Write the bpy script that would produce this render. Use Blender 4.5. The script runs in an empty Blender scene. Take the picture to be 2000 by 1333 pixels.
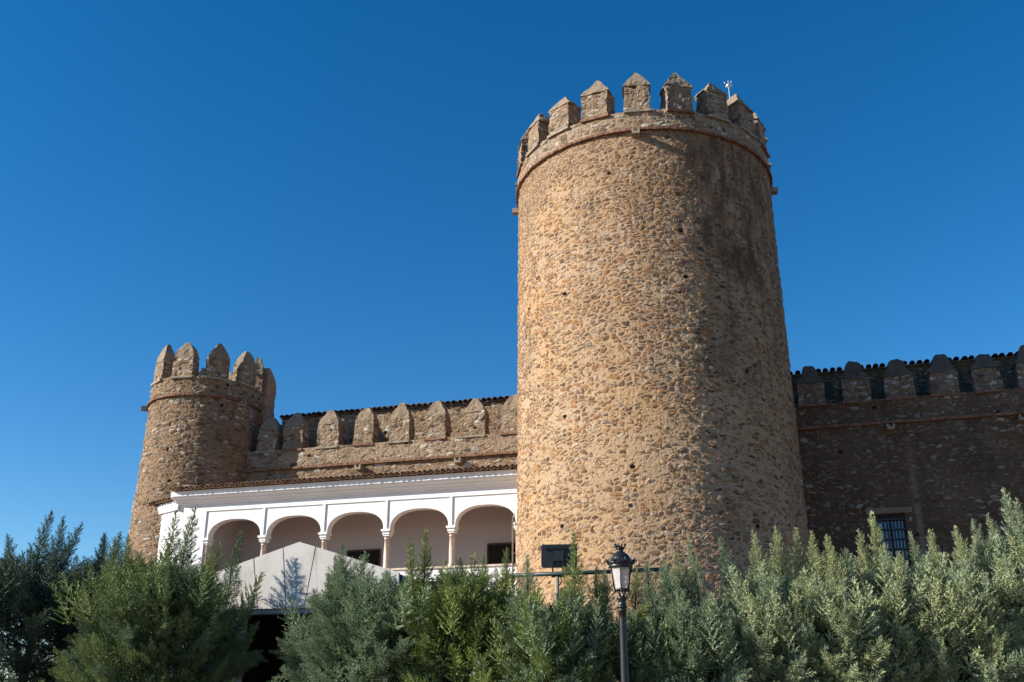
import bpy, math, random
import numpy as np
from mathutils import Matrix, Vector, noise as mnoise

C = bpy.context.scene.collection
R = math.radians

# ------------------------------------------------------------------ camera, sky, sun, exposure
scene = bpy.context.scene
EYE = 1.6
PITCH = 20.6
cam_d = bpy.data.cameras.new('camera')
cam_d.sensor_width = 36.0
cam_d.lens = 35.0
cam_d.clip_end = 5000
cam = bpy.data.objects.new('camera', cam_d)
C.objects.link(cam)
cam.location = (0, 0, EYE)
cam.rotation_euler = (R(90 + PITCH), 0, 0)
scene.camera = cam

SUN_EL = 26.0
SUN_AZ = 11.0         # degrees from due left towards the camera
SUN_DIR = Vector((-math.cos(R(SUN_AZ)) * math.cos(R(SUN_EL)), -math.sin(R(SUN_AZ)) * math.cos(R(SUN_EL)), math.sin(R(SUN_EL))))
world = bpy.data.worlds.new('World')
scene.world = world
world.use_nodes = True
wn = world.node_tree
bg = wn.nodes['Background']
sky = wn.nodes.new('ShaderNodeTexSky')
sky.sky_type = 'NISHITA'
sky.sun_disc = False
sky.sun_elevation = R(SUN_EL)
sky.sun_rotation = math.atan2(SUN_DIR.x, SUN_DIR.y)
sky.altitude = 500
sky.air_density = 1.0
sky.dust_density = 0.15
sky.ozone_density = 3.0
hs = wn.nodes.new('ShaderNodeHueSaturation')
hs.inputs['Saturation'].default_value = 1.335
hs.inputs['Value'].default_value = 1.0
gm = wn.nodes.new('ShaderNodeGamma')          # deep polarised blue of the dry winter sky
gm.inputs['Gamma'].default_value = 1.04
wn.links.new(sky.outputs['Color'], gm.inputs['Color'])
wn.links.new(gm.outputs['Color'], hs.inputs['Color'])
wn.links.new(hs.outputs['Color'], bg.inputs['Color'])
bg.inputs['Strength'].default_value = 0.081

sun_d = bpy.data.lights.new('sun', 'SUN')
sun_d.energy = 5.0
sun_d.angle = R(0.5)
sun_d.color = (1.0, 0.93, 0.83)
sun = bpy.data.objects.new('sun', sun_d)
C.objects.link(sun)
sun.location = SUN_DIR * 80
sun.rotation_euler = SUN_DIR.to_track_quat('Z', 'Y').to_euler()

vs = scene.view_settings
vs.view_transform = 'Standard'
vs.look = 'None'
vs.exposure = 0.85
vs.gamma = 1.0

F = 2000 * 35.0 / 36.0
SP, CP = math.sin(R(PITCH)), math.cos(R(PITCH))


def at(px, py, Y):
    """world point seen at photo pixel (px, py) at the distance Y in front of the camera"""
    x = (px - 1000) / F
    v = (666.5 - py) / F
    yd = CP - v * SP
    zd = SP + v * CP
    return Vector((x / yd * Y, Y, EYE + zd / yd * Y))


# ------------------------------------------------------------------ object helpers
def tag(o, label=None, cat=None, group=None, kind=None):
    if label: o['label'] = label
    if cat: o['category'] = cat
    if group: o['group'] = group
    if kind: o['kind'] = kind
    return o


def thing(name, label, cat, loc=(0, 0, 0), rz=0.0, group=None):
    o = bpy.data.objects.new(name, None)
    C.objects.link(o)
    o.location = loc
    o.rotation_euler = (0, 0, rz)
    o.empty_display_size = 0.3
    return tag(o, label, cat, group)


def link(name, me, mat, parent=None, loc=None, rz=None):
    o = bpy.data.objects.new(name, me)
    C.objects.link(o)
    if mat is not None:
        if isinstance(mat, (list, tuple)):
            for m in mat: me.materials.append(m)
        else:
            me.materials.append(mat)
    if parent is not None: o.parent = parent
    if loc is not None: o.location = loc
    if rz is not None: o.rotation_euler = (0, 0, rz)
    return o


class MB:
    """collects polygons of one mesh"""
    def __init__(self):
        self.v, self.f, self.sm = [], [], []

    def add(self, verts, faces, smooth=False):
        b = len(self.v)
        self.v += [tuple(p) for p in verts]
        self.f += [tuple(b + i for i in f) for f in faces]
        self.sm += [smooth] * len(faces)

    def box(self, x0, x1, y0, y1, z0, z1):
        v = [(x, y, z) for z in (z0, z1) for y in (y0, y1) for x in (x0, x1)]
        self.add(v, [(0, 2, 3, 1), (4, 5, 7, 6), (0, 1, 5, 4), (2, 6, 7, 3), (0, 4, 6, 2), (1, 3, 7, 5)])

    def lathe(self, prof, n=20, c=(0, 0, 0), smooth=True, cap=True, a0=0.0):
        v, f = [], []
        m = len(prof)
        for r, z in prof:
            for k in range(n):
                a = a0 + 2 * math.pi * k / n
                v.append((c[0] + r * math.cos(a), c[1] + r * math.sin(a), c[2] + z))
        for i in range(m - 1):
            for k in range(n):
                k2 = (k + 1) % n
                f.append((i * n + k, i * n + k2, (i + 1) * n + k2, (i + 1) * n + k))
        if cap:
            f.append(tuple(range(n - 1, -1, -1)))
            f.append(tuple((m - 1) * n + k for k in range(n)))
        self.add(v, f, smooth)

    def tube(self, pts, rad, n=8, smooth=True):
        pts = [Vector(p) for p in pts]
        if not isinstance(rad, (list, tuple)): rad = [rad] * len(pts)
        v, f = [], []
        for i, p in enumerate(pts):
            d = (pts[min(i + 1, len(pts) - 1)] - pts[max(i - 1, 0)]).normalized()
            a = d.cross(Vector((0.13, 0.31, 0.94)))
            if a.length < 0.05: a = d.cross(Vector((1, 0, 0)))
            a.normalize()
            b = d.cross(a)
            for k in range(n):
                t = 2 * math.pi * k / n
                v.append(p + (a * math.cos(t) + b * math.sin(t)) * rad[i])
        for i in range(len(pts) - 1):
            for k in range(n):
                k2 = (k + 1) % n
                f.append((i * n + k, i * n + k2, (i + 1) * n + k2, (i + 1) * n + k))
        f.append(tuple(range(n - 1, -1, -1)))
        f.append(tuple((len(pts) - 1) * n + k for k in range(n)))
        self.add(v, f, smooth)

    def prism(self, poly, y0, y1):
        """polygon in x,z (anticlockwise seen from -y) extruded from y0 (front) to y1"""
        n = len(poly)
        v = [(x, y0, z) for x, z in poly] + [(x, y1, z) for x, z in poly]
        f = [tuple(range(n)), tuple(range(2 * n - 1, n - 1, -1))]
        for i in range(n):
            j = (i + 1) % n
            f.append((i, i + n, j + n, j))
        self.add(v, f)

    def mesh(self, name, uvseed=0.0):
        me = bpy.data.meshes.new(name)
        me.from_pydata(self.v, [], self.f)
        me.polygons.foreach_set('use_smooth', self.sm)
        box_uv(me, uvseed)
        me.update()
        return me

    def build(self, name, mat, parent=None, loc=None, rz=None, uvseed=0.0):
        return link(name, self.mesh(name, uvseed), mat, parent, loc, rz)


def box_uv(me, seed=0.0):
    """metre UVs, projected along the dominant axis of each face"""
    uv = me.uv_layers.new(name='UVMap')
    n = len(me.loops)
    co = np.empty(len(me.vertices) * 3, np.float32)
    me.vertices.foreach_get('co', co)
    co = co.reshape(-1, 3)
    li = np.empty(n, np.int32)
    me.loops.foreach_get('vertex_index', li)
    pn = np.empty(len(me.polygons) * 3, np.float32)
    me.polygons.foreach_get('normal', pn)
    pn = np.abs(pn.reshape(-1, 3))
    lt = np.empty(len(me.polygons), np.int32)
    me.polygons.foreach_get('loop_total', lt)
    ax = np.repeat(np.argmax(pn, axis=1), lt)
    p = co[li]
    out = np.empty((n, 2), np.float32)
    for a, (i, j, off) in enumerate(((1, 2, 11.3), (0, 2, 0.0), (0, 1, 23.7))):
        m = ax == a
        out[m, 0] = p[m, i] + off + seed
        out[m, 1] = p[m, j] + seed * 0.37
    uv.data.foreach_set('uv', out.ravel())


def grid_mesh(name, P, UV, close=False):
    """dense grid mesh; P (rows, cols, 3), UV (rows, cols, 2); close joins last and first column"""
    r, c = P.shape[:2]
    me = bpy.data.meshes.new(name)
    cc = c if not close else c - 1          # with close the last column repeats the first position
    idx = np.arange(r * cc).reshape(r, cc)
    V = P[:, :cc].reshape(-1, 3)
    nx = np.concatenate([idx[:, 1:], idx[:, :1]], axis=1) if close else idx[:, 1:]
    a = idx[:-1] if close else idx[:-1, :-1]
    b = nx[:-1]
    d = idx[1:] if close else idx[1:, :-1]
    e = nx[1:]
    q = np.stack([a, b, e, d], axis=-1).reshape(-1, 4)
    me.vertices.add(len(V))
    me.vertices.foreach_set('co', V.astype(np.float32).ravel())
    me.loops.add(q.size)
    me.loops.foreach_set('vertex_index', q.astype(np.int32).ravel())
    me.polygons.add(len(q))
    me.polygons.foreach_set('loop_start', np.arange(0, q.size, 4, dtype=np.int32))
    me.polygons.foreach_set('use_smooth', np.ones(len(q), bool))
    me.update(calc_edges=True)
    uv = me.uv_layers.new(name='UVMap')
    ua = UV[:-1, :-1]; ub = UV[:-1, 1:]; ue = UV[1:, 1:]; ud = UV[1:, :-1]
    uv.data.foreach_set('uv', np.stack([ua, ub, ue, ud], axis=2).astype(np.float32).ravel())
    return me


def vnoise(P, s, seed=0.0):
    return np.array([mnoise.noise(Vector((x * s + seed, y * s - seed, z * s + 2 * seed))) for x, y, z in P])


# ------------------------------------------------------------------ materials
def new_mat(name, rough=0.9, spec=0.2):
    m = bpy.data.materials.new(name)
    m.use_nodes = True
    nt = m.node_tree
    b = nt.nodes['Principled BSDF']
    b.inputs['Roughness'].default_value = rough
    b.inputs['Specular IOR Level'].default_value = spec
    return m, nt, b


class NT:
    def __init__(self, nt): self.nt = nt

    def n(self, t, **kw):
        o = self.nt.nodes.new(t)
        for k, v in kw.items(): setattr(o, k, v)
        return o

    def l(self, a, b): self.nt.links.new(a, b)

    def math(self, op, a, b=None, c=None, clamp=False):
        o = self.n('ShaderNodeMath', operation=op, use_clamp=clamp)
        for i, x in enumerate((a, b, c)):
            if x is None: continue
            if isinstance(x, (int, float)): o.inputs[i].default_value = x
            else: self.l(x, o.inputs[i])
        return o.outputs[0]

    def mix(self, f, a, b, blend='MIX'):
        o = self.n('ShaderNodeMix', data_type='RGBA', blend_type=blend)
        for s, x in ((o.inputs[0], f), (o.inputs[6], a), (o.inputs[7], b)):
            if isinstance(x, (int, float)): s.default_value = x
            elif isinstance(x, tuple): s.default_value = (*x, 1)
            else: self.l(x, s)
        return o.outputs[2]

    def rng(self, x, a, b, c=0.0, d=1.0, smooth=False):
        o = self.n('ShaderNodeMapRange')
        if smooth: o.interpolation_type = 'SMOOTHSTEP'
        for i, k in ((0, x), (1, a), (2, b), (3, c), (4, d)):
            if isinstance(k, (int, float)): o.inputs[i].default_value = k
            else: self.l(k, o.inputs[i])
        return o.outputs[0]

    def noise(self, vec, scale, detail=3.0, rough=0.55):
        o = self.n('ShaderNodeTexNoise')
        o.inputs['Scale'].default_value = scale
        o.inputs['Detail'].default_value = detail
        o.inputs['Roughness'].default_value = rough
        self.l(vec, o.inputs['Vector'])
        return o

    def vmath(self, op, a, b):
        o = self.n('ShaderNodeVectorMath', operation=op)
        for i, x in enumerate((a, b)):
            if isinstance(x, tuple): o.inputs[i].default_value = x
            else: self.l(x, o.inputs[i])
        return o.outputs[0]

    def ramp(self, f, stops, interp='LINEAR'):
        o = self.n('ShaderNodeValToRGB')
        cr = o.color_ramp
        cr.interpolation = interp
        while len(cr.elements) < len(stops): cr.elements.new(0.5)
        for e, (p, c) in zip(cr.elements, stops):
            e.position = p
            e.color = (*c, 1)
        self.l(f, o.inputs[0])
        return o.outputs[0]


OCHRE = [(0.0, (.065, .042, .03)), (.16, (.14, .078, .045)), (.34, (.24, .125, .06)), (.50, (.33, .175, .075)), (.64, (.25, .15, .085)),
         (.75, (.17, .13, .105)), (.84, (.29, .21, .145)), (.94, (.43, .34, .25)), (1.0, (.26, .12, .06))]
GREYS = [(0.0, (0.056, 0.048, 0.042)), (.18, (0.136, 0.096, 0.069)), (.34, (0.224, 0.152, 0.092)), (.5, (0.264, 0.200, 0.138)),
         (.64, (0.192, 0.176, 0.154)), (.78, (0.344, 0.304, 0.246)), (.9, (0.496, 0.456, 0.384)), (1.0, (0.264, 0.136, 0.077))]


def masonry(name, m1, m2, stones, sw=.30, sh=.17, cov=.75, relief=.06, stain=.3, stain_col=(.09, .075, .065), small=.5,
            streak=None, disp=True, warm=None, high=None, patchst=None, fuse=(.10, .22), rise=None):
    m, nt, b = new_mat(name, .95, .12)
    N = NT(nt)
    uv = N.n('ShaderNodeTexCoord').outputs['UV']
    # ragged coordinates
    w1 = N.noise(uv, 1.3, 2).outputs['Color']
    w2 = N.noise(uv, 9.0, 2).outputs['Color']
    c = N.vmath('ADD', uv, N.vmath('MULTIPLY', N.vmath('SUBTRACT', w1, (.5, .5, .5)), (.30, .30, 0)))
    c = N.vmath('ADD', c, N.vmath('MULTIPLY', N.vmath('SUBTRACT', w2, (.5, .5, .5)), (.10, .08, 0)))
    c1 = N.vmath('MULTIPLY', c, (1 / sw, 1 / sh, 1))
    c2 = N.vmath('ADD', N.vmath('MULTIPLY', c, (2.3 / sw, 2.1 / sh, 1)), (7.3, 3.1, 0))

    def vor(vec, feature):
        o = N.n('ShaderNodeTexVoronoi', voronoi_dimensions='2D', feature=feature)
        o.inputs['Scale'].default_value = 1.0
        N.l(vec, o.inputs['Vector'])
        return o
    def layer(vec, coverage, lo, hi):
        e = vor(vec, 'DISTANCE_TO_EDGE').outputs['Distance']
        col = vor(vec, 'F1').outputs['Color']
        s = N.n('ShaderNodeSeparateColor')
        N.l(col, s.inputs[0])
        th = N.rng(s.outputs[1], 0, 1, lo, hi)
        mk = N.rng(N.math('SUBTRACT', e, th), 0.0, 0.055, smooth=True)
        dome = N.rng(N.math('SUBTRACT', e, th), 0.0, 0.22, 0.55, 1.0)
        on = N.rng(s.outputs[0], 1 - coverage, 1 - coverage + .04)
        return N.math('MULTIPLY', mk, on), dome, s.outputs[2], s.outputs[0]
    # coverage drifts over the wall: more mortar here, barer stone there
    patch = N.noise(uv, .35, 3).outputs['Fac']
    cv = N.rng(patch, .35, .65, cov - .22, min(cov + .2, .98))
    if rise:
        sv = N.n('ShaderNodeSeparateXYZ')
        N.l(uv, sv.inputs[0])
        cv = N.math('ADD', cv, N.rng(sv.outputs[1], rise[0], rise[1], 0, rise[2]))
    k1, d1, r1, q1 = layer(c1, .99 if rise else cov, .045 if rise else .03, .20 if rise else .14)
    k1 = N.math('MULTIPLY', k1, N.rng(N.math('ADD', q1, cv), .95, 1.05))
    k2, d2, r2, _ = layer(c2, small, .05, .16)
    k2 = N.math('MULTIPLY', k2, N.math('SUBTRACT', 1.0, k1))
    fine = N.noise(uv, 34, 4, .65).outputs['Fac']
    mid = N.noise(uv, 7.5, 4, .6).outputs['Fac']
    mort = N.mix(N.rng(N.noise(uv, .55, 4).outputs['Fac'], .35, .65), m1, m2)
    mort = N.mix(N.rng(mid, .35, .7, 0.0, .35), mort, tuple(x * .62 for x in m1))
    if warm:
        mort = N.mix(N.rng(N.noise(N.vmath('ADD', uv, (31, 17, 0)), .22, 3).outputs['Fac'], .48, .66, 0, .8), mort, warm)
    s1 = N.ramp(r1, stones)
    s2 = N.ramp(r2, stones)
    s1 = N.mix(fuse[0], s1, mort)
    s2 = N.mix(fuse[1], s2, mort)
    col = N.mix(k2, N.mix(k1, mort, s1), s2)
    col = N.mix(N.rng(fine, .3, .75, 0.0, .55), col, (.5, .5, .5), 'OVERLAY')
    v = N.n('ShaderNodeSeparateXYZ')
    N.l(uv, v.inputs[0])
    # a few putlog holes left by the builders' scaffolding
    ph = vor(N.vmath('MULTIPLY', uv, (.42, .55, 1)), 'F1')
    ph.inputs['Randomness'].default_value = .55
    sp = N.n('ShaderNodeSeparateColor')
    N.l(ph.outputs['Color'], sp.inputs[0])
    hole = N.math('MULTIPLY', N.rng(ph.outputs['Distance'], .028, .045, 1, 0), N.rng(sp.outputs[0], .62, .64))
    col = N.mix(hole, col, (.03, .022, .016))
    if high:
        # the courses near the top are greyer and more weathered
        zf = N.rng(N.math('ADD', v.outputs[1], N.rng(patch, .3, .7, -2.5, 2.5)), high[0], high[1], 0, high[3])
        col = N.mix(zf, col, high[2])
    st = N.noise(N.vmath('MULTIPLY', uv, (1.0, .28, 1)), .8, 5, .62).outputs['Fac']
    st = N.rng(st, .52, .78, 0, stain)
    col = N.mix(st, col, stain_col)
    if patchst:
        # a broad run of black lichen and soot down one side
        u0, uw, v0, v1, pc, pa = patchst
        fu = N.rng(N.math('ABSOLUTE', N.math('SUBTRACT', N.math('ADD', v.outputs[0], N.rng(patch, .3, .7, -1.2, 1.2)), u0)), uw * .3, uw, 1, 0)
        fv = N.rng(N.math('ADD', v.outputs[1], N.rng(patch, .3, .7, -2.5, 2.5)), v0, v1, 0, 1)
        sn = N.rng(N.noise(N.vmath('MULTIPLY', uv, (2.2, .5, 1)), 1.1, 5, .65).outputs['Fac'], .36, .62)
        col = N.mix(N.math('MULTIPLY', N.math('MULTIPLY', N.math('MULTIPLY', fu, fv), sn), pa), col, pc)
    if streak:
        # pale run of lime below the water spout
        su, sv0, sv1, sc = streak
        du = N.math('ABSOLUTE', N.math('SUBTRACT', N.math('ADD', v.outputs[0], N.rng(mid, 0, 1, -.12, .12)), su))
        f = N.math('MULTIPLY', N.rng(du, .06, .17, 1, 0), N.rng(v.outputs[1], sv0, sv1, 1.0, .15))
        f = N.math('MULTIPLY', f, N.rng(v.outputs[1], sv1, sv1 + .1, 1, 0))
        col = N.mix(N.math('MULTIPLY', f, .3), col, sc)
    N.l(col, b.inputs['Base Color'])
    h = N.math('MULTIPLY', k1, N.math('MULTIPLY', d1, N.rng(r1, 0, 1, .45, .9)))
    h = N.math('ADD', h, N.math('MULTIPLY', k2, N.math('MULTIPLY', d2, .42)))
    h = N.math('ADD', h, N.rng(mid, .25, .8, 0, .55))
    h = N.math('ADD', h, N.math('MULTIPLY', fine, .22))
    # bits broken out of the face
    pit = N.rng(N.noise(N.vmath('MULTIPLY', uv, (1, 1.7, 1)), 5.2, 3, .5).outputs['Fac'], .63, .70, 0, .8)
    h = N.math('SUBTRACT', N.math('SUBTRACT', h, pit), N.math('MULTIPLY', hole, 1.2))
    dn = N.n('ShaderNodeDisplacement')
    dn.inputs['Midlevel'].default_value = .6
    dn.inputs['Scale'].default_value = relief
    N.l(h, dn.inputs['Height'])
    N.l(dn.outputs[0], nt.nodes['Material Output'].inputs['Displacement'])
    m.displacement_method = 'BOTH' if disp else 'BUMP'
    return m


def plaster(name, col, dirt=(.35, .32, .28), amount=.25, bump=.01, scale=1.0, rough=.85):
    m, nt, b = new_mat(name, rough, .2)
    N = NT(nt)
    p = N.n('ShaderNodeNewGeometry').outputs['Position']
    a = N.noise(p, .9 * scale, 5, .6).outputs['Fac']
    st = N.noise(N.vmath('MULTIPLY', p, (3.0, 3.0, .5)), 1.4 * scale, 5, .65).outputs['Fac']
    f = N.math('MULTIPLY', N.rng(a, .42, .75), amount * .5)
    f2 = N.math('ADD', f, N.rng(st, .55, .8, 0, amount))
    fine = N.noise(p, 40, 3).outputs['Fac']
    c = N.mix(f2, col, dirt)
    c = N.mix(N.rng(fine, .3, .7, 0, .12), c, tuple(x * .8 for x in col))
    N.l(c, b.inputs['Base Color'])
    bn = N.n('ShaderNodeBump')
    bn.inputs['Distance'].default_value = bump
    N.l(N.math('ADD', N.noise(p, 5, 4).outputs['Fac'], N.math('MULTIPLY', fine, .3)), bn.inputs['Height'])
    N.l(bn.outputs[0], b.inputs['Normal'])
    return m


def simple(name, col, rough=.6, spec=.3, var=.25, scale=6.0, metal=0.0, bump=0.0):
    m, nt, b = new_mat(name, rough, spec)
    N = NT(nt)
    p = N.n('ShaderNodeNewGeometry').outputs['Position']
    a = N.noise(p, scale, 4, .6).outputs['Fac']
    N.l(N.mix(N.rng(a, .3, .7), tuple(x * (1 - var) for x in col), tuple(min(1, x * (1 + var)) for x in col)), b.inputs['Base Color'])
    b.inputs['Metallic'].default_value = metal
    if bump:
        bn = N.n('ShaderNodeBump')
        bn.inputs['Distance'].default_value = bump
        N.l(a, bn.inputs['Height'])
        N.l(bn.outputs[0], b.inputs['Normal'])
    return m


M = {}
M['tower'] = masonry('tower rubble masonry', (.372, .257, .158), (.435, .312, .204), OCHRE, sw=.29, sh=.145, cov=.52, relief=.058, stain=.4, rise=(7.0, 19.0, .30),
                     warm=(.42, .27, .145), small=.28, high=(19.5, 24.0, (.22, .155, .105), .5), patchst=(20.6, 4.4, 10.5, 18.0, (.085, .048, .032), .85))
M['parapet'] = masonry('parapet masonry', (.29, .208, .135), (.345, .26, .178), GREYS, sw=.36, sh=.16, cov=.6, relief=.06, stain=.5, small=.4)
M['turret'] = masonry('turret masonry', (.25, .162, .098), (.30, .208, .132), GREYS, sw=.32, sh=.15, cov=.55, relief=.08, stain=.4, small=.45)
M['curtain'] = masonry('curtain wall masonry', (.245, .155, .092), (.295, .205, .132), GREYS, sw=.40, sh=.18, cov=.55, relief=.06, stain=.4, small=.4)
M['curtain_shaded'] = masonry('shade-darkened curtain wall masonry with a lime run', (.115, .073, .047), (.155, .105, .07), GREYS, sw=.30, sh=.135, cov=.42, relief=.06, stain=.9, stain_col=(.04, .031, .026), fuse=(.4, .5), small=.4,  # weathering stain, plus the keep's shade put into darker base colours
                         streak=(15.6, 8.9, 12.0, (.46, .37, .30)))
M['merlon'] = masonry('merlon masonry', (.27, .185, .118), (.33, .24, .158), GREYS, sw=.30, sh=.13, cov=.66, relief=.06, stain=.6, small=.45, disp=False)
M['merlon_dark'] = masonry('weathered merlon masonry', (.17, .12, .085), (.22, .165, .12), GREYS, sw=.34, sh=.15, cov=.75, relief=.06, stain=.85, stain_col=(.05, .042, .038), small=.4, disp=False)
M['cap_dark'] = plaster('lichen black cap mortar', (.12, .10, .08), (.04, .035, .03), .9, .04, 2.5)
M['cap'] = plaster('merlon cap mortar', (.255, .195, .132), (.10, .085, .07), .8, .03, 2.0)
M['brick'] = masonry('old brick', (.36, .25, .17), (.40, .29, .2), [(0, (.30, .11, .06)), (.5, (.40, .17, .085)), (1, (.33, .2, .13))], sw=.27, sh=.075,
                     cov=.9, relief=.02, stain=.35, small=.1, disp=False)
M['brickband'] = simple('brick string course', (.20, .112, .072), .9, .15, .45, 5.0, bump=.02)
M['stone'] = simple('carved grey stone', (.28, .235, .18), .9, .15, .3, 6.0, bump=.02)
M['white'] = plaster('white limewash', (.83, .83, .835), (.60, .57, .54), .4, .012)
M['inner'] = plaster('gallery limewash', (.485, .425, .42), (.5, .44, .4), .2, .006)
M['marble'] = simple('pale column stone', (.60, .49, .40), .7, .3, .18, 5.0)
M['tile'] = simple('fired roof tile', (.21, .135, .09), .9, .15, .6, 4.0, bump=.01)
M['dtile'] = simple('weathered roof tile', (.14, .10, .075), .9, .15, .6, 4.0, bump=.01)
M['concrete'] = plaster('pale concrete', (.62, .585, .54), (.24, .20, .16), .6, .006, 1.6)
M['steel'] = simple('blue grey steel', (.42, .45, .48), .5, .4, .1, 3.0)
M['dark'] = simple('dark interior', (.02, .018, .016), .9, .1, .3, 3.0)
M['wood'] = simple('dark timber', (.06, .04, .03), .7, .3, .3, 8.0)
M['iron'] = simple('black painted iron', (.012, .013, .015), .38, .5, .3, 14.0)
M['pipe'] = simple('dark green pipe', (.03, .045, .05), .45, .4, .2, 8.0)
M['ground'] = simple('reddish dry earth', (.21, .13, .075), .95, .1, .25, .8)
M['bark'] = simple('cypress bark', (.11, .075, .055), .95, .1, .4, 9.0, bump=.02)
M['galv'] = simple('galvanised metal', (.6, .6, .6), .4, .5, .1, 5.0, metal=.6)


def glass_mat(name, col, rough=.06, spec=.6):
    m, nt, b = new_mat(name, rough, spec)
    N = NT(nt)
    p = N.n('ShaderNodeNewGeometry').outputs['Position']
    a = N.noise(p, 5, 3).outputs['Fac']
    N.l(N.mix(N.rng(a, .3, .7), col, tuple(x * 1.35 for x in col)), b.inputs['Base Color'])
    return m


M['pane'] = glass_mat('window glass', (.045, .09, .14), .03, 1.0)


def lantern_glass():
    m, nt, b = new_mat('frosted lantern glass', .35, .5)
    N = NT(nt)
    p = N.n('ShaderNodeNewGeometry').outputs['Position']
    a = N.noise(p, 9, 4).outputs['Fac']
    N.l(N.mix(N.rng(a, .35, .7), (.80, .78, .76), (.62, .58, .55)), b.inputs['Base Color'])
    b.inputs['Transmission Weight'].default_value = .45
    b.inputs['IOR'].default_value = 1.1
    return m


M['lantern'] = lantern_glass()


def leaf_mat():
    m, nt, b = new_mat('cypress scale leaves', .62, .25)
    N = NT(nt)
    at_ = N.n('ShaderNodeAttribute', attribute_name='tint')
    N.l(at_.outputs['Color'], b.inputs['Base Color'])
    tr = N.n('ShaderNodeBsdfTranslucent')
    N.l(N.mix(1.0, at_.outputs['Color'], (.9, 1.0, .55), 'MULTIPLY'), tr.inputs['Color'])
    mx = N.n('ShaderNodeMixShader')
    mx.inputs[0].default_value = .12
    N.l(b.outputs[0], mx.inputs[1])
    N.l(tr.outputs[0], mx.inputs[2])
    N.l(mx.outputs[0], nt.nodes['Material Output'].inputs['Surface'])
    return m


M['leaf'] = leaf_mat()

# ------------------------------------------------------------------ ground
g = MB()
g.add([(-900, -900, 0), (900, -900, 0), (900, 1500, 0), (-900, 1500, 0)], [(0, 1, 2, 3)])
tag(g.build('ground', M['ground']), kind='structure')


# ------------------------------------------------------------------ masonry pieces
def rough_mesh(name, boxes, res, amp, seed, taper=0.0):
    """a list of closed boxes/hipped caps cut into small quads, edges knocked about"""
    V, Fc = [], []
    for (w, d, z0, z1, tw, td) in boxes:
        nx = max(2, int(w / res)); ny = max(2, int(d / res)); nz = max(2, int((z1 - z0) / res))
        ids = {}
        def vid(i, j, k):
            if (i, j, k) in ids: return ids[(i, j, k)]
            t = k / nz
            ww = w + (tw - w) * t; dd = d + (td - d) * t
            ids[(i, j, k)] = len(V)
            V.append([(i / nx - .5) * ww, (j / ny - .5) * dd, z0 + (z1 - z0) * t])
            return ids[(i, j, k)]
        for i in range(nx):
            for j in range(ny):
                Fc.append((vid(i, j, 0), vid(i, j + 1, 0), vid(i + 1, j + 1, 0), vid(i + 1, j, 0)))
                Fc.append((vid(i, j, nz), vid(i + 1, j, nz), vid(i + 1, j + 1, nz), vid(i, j + 1, nz)))
        for k in range(nz):
            for i in range(nx):
                Fc.append((vid(i, 0, k), vid(i + 1, 0, k), vid(i + 1, 0, k + 1), vid(i, 0, k + 1)))
                Fc.append((vid(i, ny, k), vid(i, ny, k + 1), vid(i + 1, ny, k + 1), vid(i + 1, ny, k)))
            for j in range(ny):
                Fc.append((vid(0, j, k), vid(0, j, k + 1), vid(0, j + 1, k + 1), vid(0, j + 1, k)))
                Fc.append((vid(nx, j, k), vid(nx, j + 1, k), vid(nx, j + 1, k + 1), vid(nx, j, k + 1)))
    V = np.array(V)
    D = np.stack([vnoise(V, 2.6, seed + 3.1 * i) for i in range(3)], 1) * amp
    D += np.stack([vnoise(V, 7.0, seed + 40 + 3.1 * i) for i in range(3)], 1) * amp * .6
    V = V + D
    me = bpy.data.meshes.new(name)
    me.from_pydata([tuple(p) for p in V], [], Fc)
    box_uv(me, seed * 1.7)
    me.update()
    return me


def merlon(parent, loc, rz, w, d, h, caph, seed, mats=('merlon', 'cap'), blunt=.10, ledge=True, ledge_mat='brickband', dome=False, flush=False):
    """stone tooth with a sill of brick below and a hipped cap as its sub-part"""
    rng = random.Random(seed)
    w = w * rng.uniform(.93, 1.06); h = h * rng.uniform(.94, 1.05); caph = caph * rng.uniform(.82, 1.1)
    o = link('merlon', rough_mesh('merlon', [(w, d, 0.0, h, w * .97, d * .97)], .08, .055, seed), M[mats[0]], parent, loc, rz + R(rng.uniform(-2.5, 2.5)))
    o.rotation_euler.y = R(rng.uniform(-1.2, 1.2))
    if dome:
        prof = [(w * 1.03, d * 1.05, h - .01, h + caph * .08, w * 1.0, d * 1.02), (w * .98, d * 1.0, h + caph * .08, h + caph * .42, w * .62, d * .72),
                (w * .60, d * .72, h + caph * .42, h + caph * .66, w * .56, d * .6), (w * .56, d * .6, h + caph * .66, h + caph * .88, w * .42, d * .45),
                (w * .42, d * .45, h + caph * .88, h + caph, w * .2, d * .2)]
    elif flush:
        prof = [(w * .985, d * .985, h - .02, h + caph * .40, w * .78, d * .80), (w * .78, d * .80, h + caph * .40, h + caph, blunt, blunt)]
    else:
        prof = [(w * 1.09, d * 1.09, h - .01, h + .07, w * 1.03, d * 1.03), (w * 1.03, d * 1.03, h + .07, h + caph * .62, w * .50, d * .50),
                (w * .50, d * .50, h + caph * .62, h + caph, blunt, blunt)]
    link('cap', rough_mesh('cap', prof, .09, .05, seed + 7), M[mats[1]], o)
    if ledge:
        link('sill', rough_mesh('sill', [(w * 1.06, .16, -.10, .0, w * 1.06, .16)], .12, .018, seed + 9), M[ledge_mat], o, (0, -d / 2 - .01, 0))
    return o


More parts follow.
